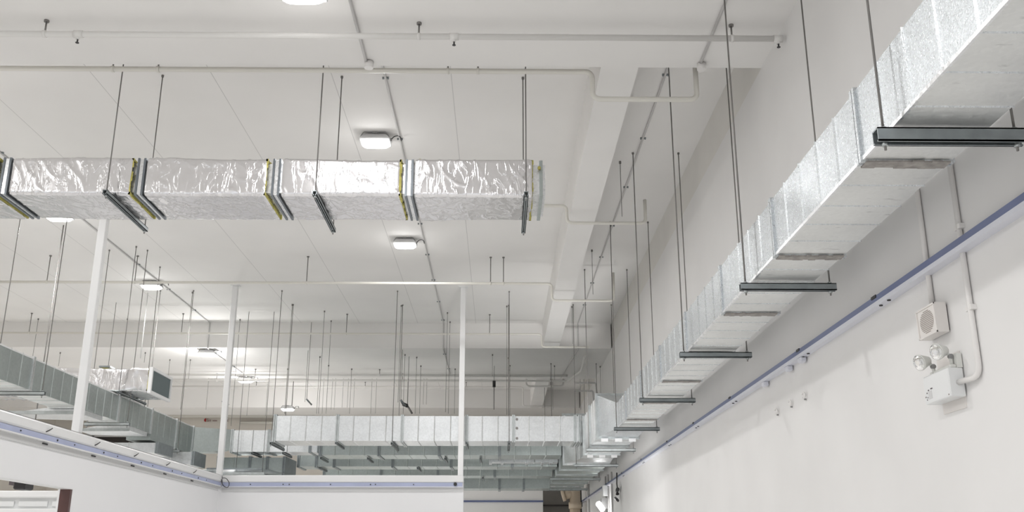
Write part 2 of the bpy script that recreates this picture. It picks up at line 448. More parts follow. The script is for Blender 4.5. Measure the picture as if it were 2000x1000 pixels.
# ================================================================ DUCTS
def duct_box(axis, a0, a1, c0, c1, z0, z1):
    if axis == 'x': return (a0, a1, c0, c1, z0, z1)
    return (c0, c1, a0, a1, z0, z1)
def duct_section(t, axis, a0, a1, c0, c1, z0, z1, m, bead=.28, name='duct_section', bh=.007):
    mb = MB().box(*duct_box(axis, a0, a1, c0, c1, z0, z1))
    k = max(1, round((a1 - a0) / bead)); st = (a1 - a0) / k
    for i in range(1, k):
        q = a0 + st * i
        vs_ = []
        for (aa, e) in ((q - .011, -.0005), (q, bh), (q + .011, -.0005)):
            for (cc, zz) in ((c0 - e, z0 - e), (c1 + e, z0 - e), (c1 + e, z1 + e), (c0 - e, z1 + e)):
                vs_.append((aa, cc, zz) if axis == 'x' else (cc, aa, zz))
        fs = [(g * 4 + j, g * 4 + (j + 1) % 4, g * 4 + 4 + (j + 1) % 4, g * 4 + 4 + j) for g in (0, 1) for j in range(4)]
        mb.add(vs_, fs + [(3, 2, 1, 0), (8, 9, 10, 11)])
    return build(name, mb, m, t)
def duct_flange(t, axis, a, c0, c1, z0, z1, m='galv', e=.022, sealant=False):
    mb = MB().box(*duct_box(axis, a - .026, a - .003, c0 - e, c1 + e, z0 - e, z1 + e))
    mb.box(*duct_box(axis, a + .003, a + .026, c0 - e, c1 + e, z0 - e, z1 + e))
    o = build('flange', mb, m, t)
    if sealant:
        sb = MB(); rnd = random.Random(int(a * 100)); x = c0 + .01
        while x < c1 - .02:
            x2 = min(c1 - .005, x + rnd.uniform(.02, .06))
            w0, w1 = rnd.uniform(.028, .04), rnd.uniform(.028, .045)
            sb.box(*duct_box(axis, a - w0, a + w1, x, x2, z0 - e - .004, z0 - e + .004)); x = x2
        build('sealant', sb, 'sealant', o)
    return o
def duct_run(name, label, axis, c0, c1, z0, z1, joints, m, bead=.28, ends=(True, True), sealant=False, group=None, fm=None, fe=.022):
    mid = (joints[0] + joints[-1]) / 2
    t = thing(name, label, 'duct', (mid, (c0 + c1) / 2, z0) if axis == 'x' else ((c0 + c1) / 2, mid, z0), group)
    for i in range(len(joints) - 1):
        duct_section(t, axis, joints[i], joints[i + 1], c0, c1, z0, z1, m, bead)
    for i, q in enumerate(joints):
        if (i == 0 and not ends[0]) or (i == len(joints) - 1 and not ends[1]): continue
        duct_flange(t, axis, q, c0, c1, z0, z1, fm or m, fe, sealant)
    return t
def edge_strip(t, axis, a0, a1, c, z0, m):
    build('edge_seam_highlight', MB().box(*duct_box(axis, a0, a1, c - .006, c + .006, z0 - .006, z0 + .010)), m, t)

# right wall duct with its two enlargements
HB = 1.665
RX0, RX1 = 1.585, 1.975
rj = [1.18, 2.56, 3.94, 5.33, 6.70, 8.08, 9.46, 10.84, 12.22, 13.10]
rt = duct_run('air_duct', 'long spangled rectangular duct hung along the right wall', 'y', RX0, RX1, HB, HB + .335, rj, 'galvnear', .28,
              (True, False), True, fe=.012)
edge_strip(rt, 'y', 1.18, 13.1, RX0, HB, 'foilsmooth')
for i in range(len(rj) - 1):
    build('bottom_sheet', MB().box(RX0 + .008, RX1 - .002, rj[i] + .02, rj[i + 1] - .02, HB - .0025, HB + .001), 'galvsmooth', rt)
def rect(y, x0, x1, z0, z1): return [(x0, y, z0), (x1, y, z0), (x1, y, z1), (x0, y, z1)]
def transition(t, ra, rb, m):
    build('enlargement', MB().add(ra + rb, [(0, 1, 2, 3), (7, 6, 5, 4), (0, 4, 5, 1), (1, 5, 6, 2), (2, 6, 7, 3), (3, 7, 4, 0)]), m, t)
transition(rt, rect(13.10, RX0, RX1, HB, HB + .335), rect(14.15, 1.42, 1.99, HB, 2.27), 'galvnear')
for q0, q1 in ((14.15, 15.3), (15.3, 16.5), (16.5, 17.42)):
    duct_section(rt, 'y', q0, q1, 1.42, 1.99, HB, 2.27, 'galv')
for q in (14.17, 15.3, 16.5): duct_flange(rt, 'y', q, 1.42, 1.99, HB, 2.27, 'strutlite', .028)
transition(rt, rect(17.42, 1.42, 1.99, HB, 2.27), rect(17.85, 1.17, 1.99, HB - .04, 2.50), 'galv')
q = 17.85
while q < 24.6:
    duct_section(rt, 'y', q, q + 1.15, 1.17, 1.97, HB - .04, 2.5, 'galvshade')
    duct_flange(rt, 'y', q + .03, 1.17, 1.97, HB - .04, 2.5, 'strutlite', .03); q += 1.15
duct_flange(rt, 'y', q, 1.17, 1.97, HB - .04, 2.5, 'strutlite', .03)
# white sealing pads on the far flanges
for y, n_ in ((14.17, 3), (16.5, 3), (17.88, 3), (20.2, 3), (23.6, 3)):
    for k in range(n_):
        x = (1.46 if y < 17 else 1.22) + k * (.2 if y < 17 else .28)
        build('sealing_pad', MB().box(x, x + .10, y - .045, y - .028, HB - .065, HB - .02), 'grey_trim', rt)

# left duct beyond the partition
LH, LT = 1.90, 2.275
LX1 = -5.55; LX0 = -5.93
lj = [4.6, 6.0, 7.3, 8.7, 10.1, 11.5, 12.9, 14.25, 15.65, 16.9, 17.85]
lt = duct_run('air_duct', 'long grey duct running beyond the left partition', 'y', LX0, LX1, LH, LT, lj, 'galvshade', .28, (True, True), fm='galv', fe=.016)
edge_strip(lt, 'y', 4.6, 17.8, LX1, LT - .01, 'white')  # white strip painted in for the highlight along the top edge
for i in range(len(lj) - 1):
    build('bottom_sheet', MB().box(LX0 + .002, LX1 - .008, lj[i] + .03, lj[i + 1] - .03, LH - .0025, LH + .001), 'galvsmooth', lt)  # lighter than the sides: the underside's brightness is put into the colour
# deeper last lengths of the left duct
for q0, q1 in ((15.68, 16.87), (16.93, 17.82)):
    build('deep_section', MB().box(LX0 + .001, LX1 + .003, q0, q1, 1.79, LH + .01), 'galvshade', lt)
    build('flange', MB().box(LX0 - .02, LX1 + .02, q1 - .02, q1 + .02, 1.77, LH), 'galv', lt)
duct_run('air_duct', 'pale flat duct crossing under the far part of the left duct', 'x', 15.75, 16.45, 1.60, 1.755, [-9.2, -8.0, -6.8, -5.45], 'galv', .4, (True, True), fm='strut', fe=.012)
duct_run('air_duct', 'lower pale flat duct near the partition corner, left of the corner post', 'x', 17.0, 17.65, 1.53, 1.74, [-9.0, -7.8, -6.4, -5.25], 'galv', .4, (True, True), fm='strut', fe=.012)
# elbow and crossing duct joined to its far end
dl = thing('air_duct', 'pale duct crossing from the end of the long left duct', 'duct', (-4.4, 18.3, LH - .03))
build('elbow', MB().hexa([(LX0, 17.88, 1.80), (LX1, 17.88, 1.80), (-4.95, 18.25, LH), (-5.4, 18.9, LH),
                          (LX0, 17.88, LT), (LX1, 17.88, LT), (-4.95, 18.25, LT), (-5.4, 18.9, LT)]), 'galvshade', dl)
dj = [-4.95, -4.72, -4.30, -3.55, -3.20]
# crossing duct D0 (pale), then the large one A in front of it
YD = 18.25
dj = [-4.95, -4.86, -4.27, -3.95 + .38, -3.50, -3.34]
for i in range(len(dj) - 1): duct_section(dl, 'x', dj[i], dj[i + 1], YD, YD + .65, LH - .03, 2.265, 'galv', .28)
for q in (-4.95, -4.27, -3.50, -3.34): duct_flange(dl, 'x', q, YD, YD + .65, LH - .03, 2.265, 'strutlite' if q < -4 else 'strut', .015)
aj = [-3.80, -2.745, -1.65, -.56, .235, 1.28, 1.36]
at_ = duct_run('air_duct', 'large pale crossing duct, nearest of the far ducts, with its flat end at left', 'x', 16.6, 17.35, 1.885, 2.305, aj, 'galv', .28, (True, True), fm='strutlite')
for hh in (1.93, 2.1, 2.25):
    build('bolt', MB().cyl((.262 + .03, 16.585, hh), (.262 + .03, 16.6, hh), .022, 10), 'rod', at_)
duct_run('air_duct', 'grey crossing duct partly hidden under the large pale crossing duct', 'x', 18.0, 18.75, 1.79, 2.15, [-3.26, -2.2, -1.1, 0.0, 1.13], 'galvshade', .28, (True, False), fm='strut')
duct_run('air_duct', 'shadowed crossing duct, third layer down between the partition post and the centre', 'x', 19.5, 20.2, 1.72, 2.05, [-3.95, -3.60, -3.25, -2.1, -.95, .25, 1.13], 'galvshade', .28, (True, False), fm='strut')
duct_run('air_duct', 'lowest crossing duct just above the front partition', 'x', 21.0, 21.7, 1.66, 1.98, [-3.7, -2.5, -1.3, -.1, 1.1], 'galvshade', .28, (True, False), fm='strut')
duct_run('air_duct', 'short upright ribbed duct piece beside the right end of the front partition', 'x', 19.08, 19.42, 1.765, 2.3, [-.175, .05, .52, .83, .99, 1.13], 'galv', .2, (True, False))
duct_run('air_duct', 'deep shaded duct low above the distant wall right of the front partition', 'x', 22.5, 23.3, 1.50, 2.0, [-.9, .0, .55, 1.13], 'galvshade', .4, (True, False), fm='strut')
duct_run('air_duct', 'wide shaded duct mouth just behind the corner of the partitions', 'x', 18.9, 19.9, 1.50, 1.83, [-5.35, -4.75, -4.42, -4.10], 'galvshade', .3, (True, True), fm='strut')
dd = thing('duct_reducer', 'pale flared duct piece low beside the partition corner', 'duct', (-5.1, 17.6, 1.5))
build('reducer_body', MB().hexa([(-5.9, 17.9, 1.45), (-4.25, 17.9, 1.45), (-4.05, 18.8, 1.52), (-5.9, 18.8, 1.52),
                                 (-5.7, 18.1, 1.53), (-4.55, 18.1, 1.53), (-4.35, 18.8, 1.6), (-5.7, 18.8, 1.6)]), 'galv', dd)
build('hanger_rod', MB().cyl((-4.32, 18.14, 1.46), (-4.32, 18.14, H), .005, 6).cyl((-4.8, 18.14, 1.46), (-4.8, 18.14, H), .005, 6), 'rod', dd)
build('flange', MB().box(-5.92, -4.22, 17.87, 17.9, 1.43, 1.47), 'strutlite', dd)
build('flange', MB().box(-5.3, -4.3, 18.02, 18.06, 1.53, 1.56), 'strut', dd)


# flared branch pieces below the left duct
for k, (yy, l_) in enumerate(((12.95, 'pale flat duct panel slung under the left duct, nearer of two'), (14.75, 'pale flat duct panel slung under the left duct, farther of two'))):
    t = thing('duct_branch', l_, 'duct', (-5.95, yy, LH - .08))
    build('branch_body', MB().hexa([(-6.45 + k * .1, yy, LH - .07), (-5.56, yy, LH - .07), (-5.56, yy + .8, LH - .07), (-6.45 + k * .1, yy + .6, LH - .07),
                                    (-6.02, yy, LH - .005), (-5.56, yy, LH - .005), (-5.56, yy + .8, LH - .005), (-6.02, yy + .8, LH - .005)]), 'galv', t)
    build('flange', MB().box(-6.47 + k * .1, -5.54, yy - .05, yy, LH - .09, LH - .05), 'strutlite', t)

# ---- insulated (foil) duct across the foreground bay
FY0, FY1, FZ0, FZ1 = 7.79, 8.42, 2.955, 3.285
def foil_sleeve(t, x0, x1, y0, y1, z0, z1, seed, res=.014, amp=.0045, name='foil_wrap'):
    """crinkled foil jacket: a closed rounded rectangle swept along x, really displaced"""
    pr = []; R = .025
    def edge(a, b):
        n = max(2, int((Vector(b) - Vector(a)).length / res))
        for i in range(n): pr.append((a[0] + (b[0] - a[0]) * i / n, a[1] + (b[1] - a[1]) * i / n))
    def arc(cx, cy, a0):
        for i in range(4):
            a = math.radians(a0 + i * 22.5); pr.append((cx + R * math.cos(a), cy + R * math.sin(a)))
    edge((y0 + R, z0), (y1 - R, z0)); arc(y1 - R, z0 + R, -90)
    edge((y1, z0 + R), (y1, z1 - R)); arc(y1 - R, z1 - R, 0)
    edge((y1 - R, z1), (y0 + R, z1)); arc(y0 + R, z1 - R, 90)
    edge((y0, z1 - R), (y0, z0 + R)); arc(y0 + R, z0 + R, 180)
    nx = max(4, int((x1 - x0) / res)); n = len(pr); cy, cz = (y0 + y1) / 2, (z0 + z1) / 2
    vs_, fs = [], []
    for i in range(nx + 1):
        x = x0 + (x1 - x0) * i / nx
        for (y, z) in pr:
            p = Vector((x * 2.6 + seed, y * 2.6, z * 2.6))
            q = noise.noise(p); r_ = 1 - abs(noise.noise(Vector((x * 7 + z * 3 + seed, y * 6 - z * 2, z * 3.5 + y))))
            big = .012 * noise.noise(Vector((x * 1.3 + seed, y, z)))
            dsp = amp * q * .6 + amp * 1.1 * max(0, r_ - .88) / .12 + big
            if i in (0, nx): dsp -= .004
            oy, oz = y - cy, z - cz
            hy, hz = (y1 - y0) / 2, (z1 - z0) / 2
            ny = oy / hy if abs(oy) > hy - R else 0
            nz = oz / hz if abs(oz) > hz - R else 0
            vs_.append((x, y + dsp * ny, z + dsp * nz))
    for i in range(nx):
        for j in range(n):
            j2 = (j + 1) % n
            fs.append((i * n + j, (i + 1) * n + j, (i + 1) * n + j2, i * n + j2))
    o = build(name, MB().add(vs_, fs, True), 'foil', t)
    # yellow glass wool showing at the cut ends
    rnd = random.Random(seed)
    for xe, s in ((x1, 1),):
        wb = MB(); e = .004
        for (a, b, c, d_) in ((y0 + e, y1 - e, z0 + e, z0 + .028), (y0 + e, y0 + .006, z0 + e, z1 - e), (y0 + e, y1 - e, z1 - .026, z1 - e), (y1 - .026, y1 - e, z0 + e, z1 - e)):
            L_ = max(b - a, d_ - c); kk = 8
            for i in range(kk):
                j0, j1 = i / kk, (i + 1) / kk; pr_ = rnd.uniform(.002, .014)
                xa, xb = sorted((xe - s * .01, xe + s * pr_))
                if b - a > d_ - c: wb.box(xa, xb, a + (b - a) * j0, a + (b - a) * j1, c, d_)
                else: wb.box(xa, xb, a, b, c + (d_ - c) * j0, c + (d_ - c) * j1)
        build('glass_wool', wb, 'wool', o)
    return o
ft = thing('insulated_duct', 'foil wrapped rectangular duct hung across the ceiling in the foreground', 'duct', (-1.9, (FY0 + FY1) / 2, FZ0))
fj = [-5.35, -4.235, -3.085, -1.925, -.785, .345]
build('duct_section', MB().box(-6.4, .385, FY0 + .03, FY1 - .03, FZ0 + .03, FZ1 - .03), 'foilsmooth', ft)
for i, q in enumerate(fj):
    mb = MB(); e = .005
    for s in (-1, 1):
        mb.box(q + s * .026 - .009, q + s * .026 + .009, FY0 - e + .004, FY1 + e, FZ0 - e, FZ1 + e)
    if i < 5: build('flange', mb, 'flange_dark', ft)
    build('joint_band', MB().box(q - .015, q + .015, FY0 + .004, FY1 - .004, FZ0 + .004, FZ1 - .004), 'foilsmooth', ft)
for i in range(len(fj) - 1):
    foil_sleeve(ft, fj[i] + .055, fj[i + 1] - (.075 if i != 2 else .085), FY0 - .01, FY1 + .005, FZ0 - .005, FZ1 + .005, i * 7 + 3)
foil_sleeve(ft, -6.5, fj[0] - .08, FY0 - .01, FY1 + .005, FZ0 - .005, FZ1 + .005, 61)
# bare end collar
build('end_collar', MB().box(.332, .362, FY0 + .0, FY1, FZ0 + .0, FZ1 - .0), 'galvshade', ft)
build('wool_tuft', MB().rbox(.318, .345, FY0 - .03, FY0 - .004, 3.19, 3.225, .008), 'wool', ft)
build('wool_tuft', MB().rbox(-.73, -.68, FY0 + .06, FY0 + .12, FZ1 + .005, FZ1 + .04, .01), 'wool', ft)

# ---- open ended foil duct far left
st = thing('insulated_duct', 'open ended foil duct beyond the left partition, its mouth facing right', 'duct', (-7, 14.6, 2.30))
foil_sleeve(st, -9.0, -5.14, 14.17, 14.98, 2.32, 2.66, 91, .05, .014)
build('end_frame', MB().box(-5.12, -5.07, 14.13, 15.03, 2.63, 2.67).box(-5.12, -5.07, 14.13, 15.03, 2.29, 2.33)
      .box(-5.12, -5.07, 14.13, 14.17, 2.33, 2.63).box(-5.12, -5.07, 14.99, 15.03, 2.33, 2.63), 'white', st)
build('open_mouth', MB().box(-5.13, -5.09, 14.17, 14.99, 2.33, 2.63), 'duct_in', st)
stub = thing('insulated_duct', 'small upright yellow and foil duct stub behind the leftmost post', 'duct', (-8.3, 18, 2.5))
a = ony(187, 745, 17.5)
build('foil_wrap', MB().add([(a.x - .02, 17.5, a.z - .3), (a.x + .17, 17.5, a.z - .3), (a.x + .17, 17.8, a.z - .3), (a.x - .02, 17.8, a.z - .3),
     (a.x + .06, 17.5, a.z + .25), (a.x + .18, 17.5, a.z + .25), (a.x + .18, 17.8, a.z + .25), (a.x + .06, 17.8, a.z + .25)],
     [(0, 3, 2, 1), (4, 5, 6, 7), (0, 1, 5, 4), (1, 2, 6, 5), (2, 3, 7, 6), (3, 0, 4, 7)]), 'wool', stub)
build('flange', MB().box(a.x + .04, a.x + .24, 17.46, 17.84, a.z + .25, a.z + .28), 'strut', stub)
build('hanger_rod', MB().cyl((a.x + .2, 17.48, a.z + .25), (a.x + .2, 17.48, H), .005, 6), 'rod', stub)
build('drop_leg', MB().box(a.x, a.x + .15, 17.5, 17.8, a.z - .7, a.z - .3), 'galv', stub)

# ================================================================ HANGERS AND RODS
def rod_mb(h0, h1, r=.005, n=6): return MB().cyl((0, 0, h0), (0, 0, h1), r, n)
def hanger(axis, c0, c1, a, zb, ztop, label, m='strut', rods=(True, True), size=.042, group=None, topz=None):
    """trapeze: a strut bar carried by two threaded rods. axis 'x': bar along x at depth a; axis 'y': bar along y at x = a"""
    base = ((c0 + c1) / 2, a, zb - size) if axis == 'x' else (a, (c0 + c1) / 2, zb - size)
    t = thing('trapeze_hanger', label, 'hanger', base, group)
    def bx(mb, p0, p1, q0, q1, z0, z1):
        return mb.box(p0, p1, q0, q1, z0, z1) if axis == 'x' else mb.box(q0, q1, p0, p1, z0, z1)
    mb = MB(); s = size
    bx(mb, c0, c1, a - s / 2, a - s / 2 + .006, zb - s, zb)
    bx(mb, c0, c1, a - s / 2, a + s / 2, zb - .006, zb)
    bx(mb, c0, c1, a + s / 2 - .006, a + s / 2, zb - s, zb)
    bx(mb, c0, c1, a - s / 2 - .0, a - s / 2 + .014, zb - s, zb - s + .006)
    bx(mb, c0, c1, a + s / 2 - .014, a + s / 2, zb - s, zb - s + .006)
    build('crossbar', mb, m, t)
    e = .035
    for k, c in enumerate((c0 + e, c1 - e)):
        if not rods[k]: continue
        px, py = (c, a) if axis == 'x' else (a, c)
        ro = build('threaded_rod', MB().cyl((px, py, zb - s - .03), (px, py, ztop), .0055, 8), 'rod', t)
        build('nut', MB().cyl((px, py, zb - s - .014), (px, py, zb - s), .012, 6), 'strutlite', ro)
        build('nut', MB().cyl((px, py, zb), (px, py, zb + .012), .012, 6), 'strutlite', ro)
        build('ceiling_anchor', MB().cyl((px, py, ztop - .02), (px, py, ztop), .013, 8), 'rod', ro)
    return t
hg = 'trapeze hangers under the right wall duct'
hl = ['dark strut hanger under the right duct, largest and nearest to the camera', 'dark strut hanger under the right duct, second from the top right',
      'dark strut hanger under the right duct, third from the top right', 'strut hanger under the right duct, fourth from the top right',
      'strut hanger under the right duct, nearest before its enlargement']
for k, y in enumerate((3.56, 5.85, 7.98, 10.42, 12.85)):
    hanger('x', 1.50, 2.10, y, HB - .024, H1 if y < Y1 else H, hl[k], 'strut', size=.058 if k == 0 else .045, group=hg)
hl2 = ['strut hanger just behind the enlargement of the right duct', 'strut hanger under the widest part of the right duct, near end',
       'strut hanger under the widest part of the right duct, middle', 'strut hanger under the widest part of the right duct, far end']
for k, (y, x0) in enumerate(((15.2, 1.34), (17.5, 1.32), (20.6, 1.06), (23.7, 1.06))):
    hanger('x', x0, 2.10, y, HB - .05 - (.03 if y > 17.4 else 0), H if y < Y2a or y > Y2b else H1, hl2[k], 'strutlite', size=.045, group=hg)
for k, x in enumerate((-3.30, -1.555, .215)):
    hanger('y', 7.63, 8.62, x, FZ0 - .018, H, ['strut hanger holding the foil duct, leftmost of three', 'strut hanger holding the foil duct, middle of three',
           'strut hanger holding the foil duct at its right end'][k], 'strut', size=.038, group='trapeze hangers under the foil duct')
for k, x in enumerate((-3.84, -2.75, -1.81, -.56, .16)):
    if k in (1, 3):
        hanger('y', 16.55, 17.45, x, 1.86, H, 'strut hanger under the large pale crossing duct, %s from its left end' % ('second' if k == 1 else 'fourth'), 'strut',
               rods=(False, False), size=.03, group='hangers under the large crossing duct')
    else:
        hanger('y', 16.55, 17.6, x, 1.86, H, 'long-rod strut hanger under the large pale crossing duct, %s' % {0: 'at its left end', 2: 'near its middle', 4: 'nearest its right end'}[k],
               'strut', size=.04, group='hangers under the large crossing duct')
# left duct hangers
for k, y in enumerate((11.5, 14.25, 16.6)):
    hanger('x', -6.01, -5.36, y, (LH if k < 2 else 1.76) - .024, H, 'pale strut hanger under the left duct, %s' % ('nearest, left of the first post', 'right of the first post', 'close to where the duct turns')[k],
           'strutlite', size=.045, group='trapeze hangers under the left duct')
hanger('y', 14.03, 15.18, -5.5, 2.30, H, 'strut hanger carrying the open ended foil duct', 'strut', size=.03)
# crossbars under the darker far ducts
kk = 0
for (x, y, zb) in ((-3.28, 18.2, 1.77), (-2.42, 18.2, 1.765), (-1.6, 19.4, 1.70), (-1.0, 18.2, 1.765), (-.35, 18.2, 1.765), (-3.5, 19.4, 1.70),
                   (-2.55, 20.9, 1.63), (-1.35, 20.9, 1.63), (-.35, 20.9, 1.63), (-4.55, 18.2, 1.86), (-3.98, 18.2, 1.86)):
    kk += 1
    hanger('y', y, y + .75, x, zb, 0, 'small dark strut bar under the far crossing ducts, piece %s' % ORD[kk - 1], 'strut', rods=(False, False), size=.035,
           group='small strut bars under the far crossing ducts')

# empty trapeze bars dangling from thin rods
for k, (xa, ya, xb, yb, Y, xt0, xt1) in enumerate(((435, 784, 446, 790, 18.5, 451, 453), (599, 780, 608, 790, 19.0, 605, 613), (783, 782, 792, 792, 19.2, 785, 791))):
    p0 = ony(xa, ya, Y); p1 = ony(xb, yb, Y + .45)
    t = thing('hanger_bar', 'short empty strut dangling tilted from thin rods, %s of three' % ('left', 'middle', 'right')[k], 'hanger', tuple((p0 + p1) / 2), 'empty dangling struts')
    build('crossbar', MB().tube([p0, p1], .022, 4), 'strut', t)
    build('threaded_rod', MB().cyl(p0, (p0.x, p0.y, H if p0.y < Y2a else H1), .005, 6), 'rod', t)

def hung_rod(name, label, x, y, h0, h1, r=.0042, m='rod', group=None):
    mb = MB().cyl((x, y, h0), (x, y, h1), r, 6).cyl((x, y, h1 - .03), (x, y, h1), .014, 8)
    return build(name, mb, m, label=label, cat='threaded rod', group=group)
def rods(group, phrase, H_, lst, m='rod', Y=None):
    lst = sorted(lst, key=lambda q: q[0])
    for k, q in enumerate(lst):
        tx, ty, by = q[0], q[1], q[2]
        p = onh(tx, ty, H_) if Y is None else ony(tx, ty, Y + .13 * (k % 5))
        hb = ony(tx, by, p.y).z
        hung_rod('threaded_rod', '%s, %s from the left' % (phrase, ORD[k]) if len(lst) > 1 else phrase, p.x, p.y, hb, H_ if Y is None else H, m=m, group=group)
rods('thin rods hung from the main ceiling bay', 'long thin steel rod hanging from the main ceiling bay', H,
     [(75, 622, 700), (249, 622, 745), (376, 570, 800), (469, 623, 832), (571, 594, 808), (605, 636, 785), (634, 607, 808), (647, 626, 808),
      (784, 596, 786), (874, 610, 805), (879, 628, 808), (990, 597, 810)])
rods('free rods in the shaded strip beside the right wall', 'short thin rod ending free between beam and right wall', H,
     [(1211, 315, 423), (1156, 488, 575), (1117, 598, 672)])
rods('rods hung from the lower middle ceiling slab', 'thin rod hung from the lower middle slab', H1,
     [(118, 688, 715), (284, 688, 708), (332, 702, 740), (372, 702, 740), (451, 689, 810), (562, 720, 808), (625, 696, 808), (642, 713, 808), (687, 720, 808),
      (791, 692, 808), (814, 697, 808), (822, 714, 808), (889, 720, 808), (962, 692, 735), (993, 698, 810), (996, 713, 810), (1083, 714, 742), (1172, 715, 768)])
rods('distant rods hung behind the middle slab', 'distant thin rod seen above the crossing ducts', H,
     [(408, 738, 800), (488, 738, 812), (524, 738, 812), (633, 738, 808), (650, 738, 800), (656, 738, 800), (671, 738, 796), (681, 738, 796), (693, 738, 796),
      (727, 738, 808), (736, 738, 808), (797, 738, 790), (828, 738, 790), (834, 738, 790), (1079, 738, 800), (1133, 738, 800), (1150, 738, 806)], Y=24.0)
a = onh(289, 572, H); b_ = ony(273, 700, a.y)
build('light_rod', MB().cyl((a.x, a.y, b_.z), (a.x, a.y, H), .008, 8), 'rodpale', label='pale rod hanging just below the left ceiling lamp in the main bay', cat='rod')

# ================================================================ PIPES
def pipe(name, label, pts, r, m, hangers=(), heads=(), rr=.09, top=None, group=None, n=12, cat='pipe'):
    base = Vector(pts[0])
    t = thing(name, label, cat, tuple(base), group)
    build('pipe_run', MB().tube(pts, r, n, rr), m, t)
    for p in hangers:
        build('pipe_hanger', MB().cyl((p[0], p[1], p[2]), (p[0], p[1], top), .007, 8).cyl((p[0], p[1], top - .015), (p[0], p[1], top), .02, 10)
              , 'rod', t)
        build('pipe_clamp', MB().cyl((p[0] - .012, p[1], p[2]), (p[0] + .012, p[1], p[2]), r + .006, 14), m, t)
    for p in heads:
        hd = build('sprinkler_head', MB().cyl((p[0], p[1], p[2] - r - .022), (p[0], p[1], p[2]), .014, 10), m, t)
        build('deflector', MB().cyl((p[0], p[1], p[2] - r - .05), (p[0], p[1], p[2] - r - .022), .006, 8).cyl((p[0], p[1], p[2] - r - .052), (p[0], p[1], p[2] - r - .048), .014, 10), 'bolt', hd)
        build('tee_joint', MB().cyl((p[0] - .035, p[1], p[2]), (p[0] + .035, p[1], p[2]), r + .006, 14), m, t)
    return t
y = 6.72; h = 3.87
pipe('sprinkler_pipe', 'thick white pipe crossing the near ceiling slab above the foil duct', [(XL + 5, y, h), (2.19, y, h)], .0235, 'pipewhite',
     [(-3.53, y, h), (-.64, y, h), (1.80, y, h)], [(-3.27, y, h), (-.365, y, h), (2.16, y, h)], top=H1)
def dip_pipe(label, y, up, dn, x_end, r, m='cream', hang=(), left=XL + 1, end_up=None, x1=.80, name='sprinkler_pipe', top=H):
    pts = [(left, y, up), (x1, y, up), (x1, y, dn), (x_end, y, dn)]
    if end_up: pts.append((x_end, y, end_up))
    return pipe(name, label, pts, r, m, [(x, y, up) for x in hang], [], .07, top)
dip_pipe('cream pipe behind the near slab that dips under the beam, nearest of the dipping pipes', 7.58, 4.03, 3.77, 1.69, .0225, 'cream', (-3.35, -2.96, -.46, -.2), end_up=4.28, x1=.79)
dip_pipe('thin cream pipe dipping under the beam right of the foil duct', 11.05, 4.07, 3.85, 1.75, .02, 'cream', (-9,), end_up=4.15)
dip_pipe('cream pipe across the main bay that dips under the beam and turns up', 14.55, 4.07, 3.80, 1.76, .021, 'cream', (-7.0, -5.65, -3.0, -.15, .05), end_up=4.25)
dip_pipe('thin cream pipe crossing just before the middle slab, dipping under the end of the beam', 18.3, 4.11, 3.86, 1.70, .019, 'cream', (-9.0, -6.1, -2.95, -.2), end_up=None)
pipe('sprinkler_pipe', 'pale pipe under the middle slab, front one of a close pair', [(-9, 21.35, 3.86), (1.5, 21.35, 3.86)], .026, 'pipewhite', [(-5.4, 21.35, 3.86), (-2.66, 21.35, 3.86), (.2, 21.35, 3.86)], top=H1)
pipe('sprinkler_pipe', 'pale pipe under the middle slab, back one of a close pair', [(-12, 21.9, 3.84), (1.55, 21.9, 3.84), (1.75, 20.7, 3.84), (1.72, 19.4, 3.9)], .026, 'pipewhite', [(-6.4, 21.9, 3.84), (-2.2, 21.9, 3.84)], top=H1)
pipe('sprinkler_pipe', 'white U-shaped pipe dipping below the distant beam', [(.62, 22.75, 4.1), (.62, 22.75, 3.86), (1.50, 22.75, 3.86), (1.50, 22.75, 4.1)], .024, 'pipewhite', [(1.2, 22.75, 3.86)], top=H1 if False else H)
dip_pipe('distant thin pipe crossing the second bay behind the middle slab', 25.9, 4.37, 3.86, 1.4, .02, 'pipewhite', (-6.5, -3.6, -.9), x1=.62)
a = ony(535, 812, 30.9)
pipe('fire_main', 'thick cream pipe high on the far wall left of the crossing duct', [(XL + .3, 30.90, a.z), (a.x + 1.2, 30.90, a.z)], .065, 'cream', [], n=16)
b2 = ony(535, 825, 30.9); b3 = ony(468, 825, 30.9)
pipe('fire_main', 'thinner cream pipe below the thick one on the far wall', [(b3.x, 30.925, b2.z), (a.x + 1.2, 30.925, b2.z)], .045, 'cream', [], n=16)
# marks on the far wall
s = ony(397, 817, 30.98); s2 = ony(401, 824, 30.98)
sg = thing('wall_sign', 'tiny red and black painted lettering on the far wall by the middle post', 'sign', (s.x, 30.98, s2.z))
mb = MB(); K = 10; cx_, cz_ = s2.x, (s.z + s2.z) / 2; R_ = (s.z - s2.z) / 2
mb.add([(cx_ + .02, 30.975, cz_ + R_), (cx_ + .02, 30.975, cz_ - R_)] + [(cx_ + .02 - abs(math.cos(math.radians(-90 + 180 * i / K))) * R_ * 1.1, 30.975, cz_ + R_ * math.sin(math.radians(-90 + 180 * i / K))) for i in range(K + 1)],
       [tuple([0] + [2 + K - i for i in range(K + 1)] + [1])])
build('red_mark', mb, 'red', sg)
def lettering(parent, txt, px, py, Y, size, m, name='lettering', rot=(90, 0, 0), pos=None):
    cu = bpy.data.curves.new(name, 'FONT'); cu.body = txt; cu.size = size; cu.extrude = .001
    o = bpy.data.objects.new(name, cu); col.objects.link(o)
    me = bpy.data.meshes.new_from_object(o); bpy.data.objects.remove(o)
    me.materials.clear(); me.materials.append(M_[m])
    o = bpy.data.objects.new(name, me); col.objects.link(o)
    q = pos if pos is not None else ony(px, py, Y)
    o.rotation_euler = [math.radians(v) for v in rot]
    o.parent = parent; o.location = Vector(q) + Vector((0, 0, CZ)) - parent.location
    return o
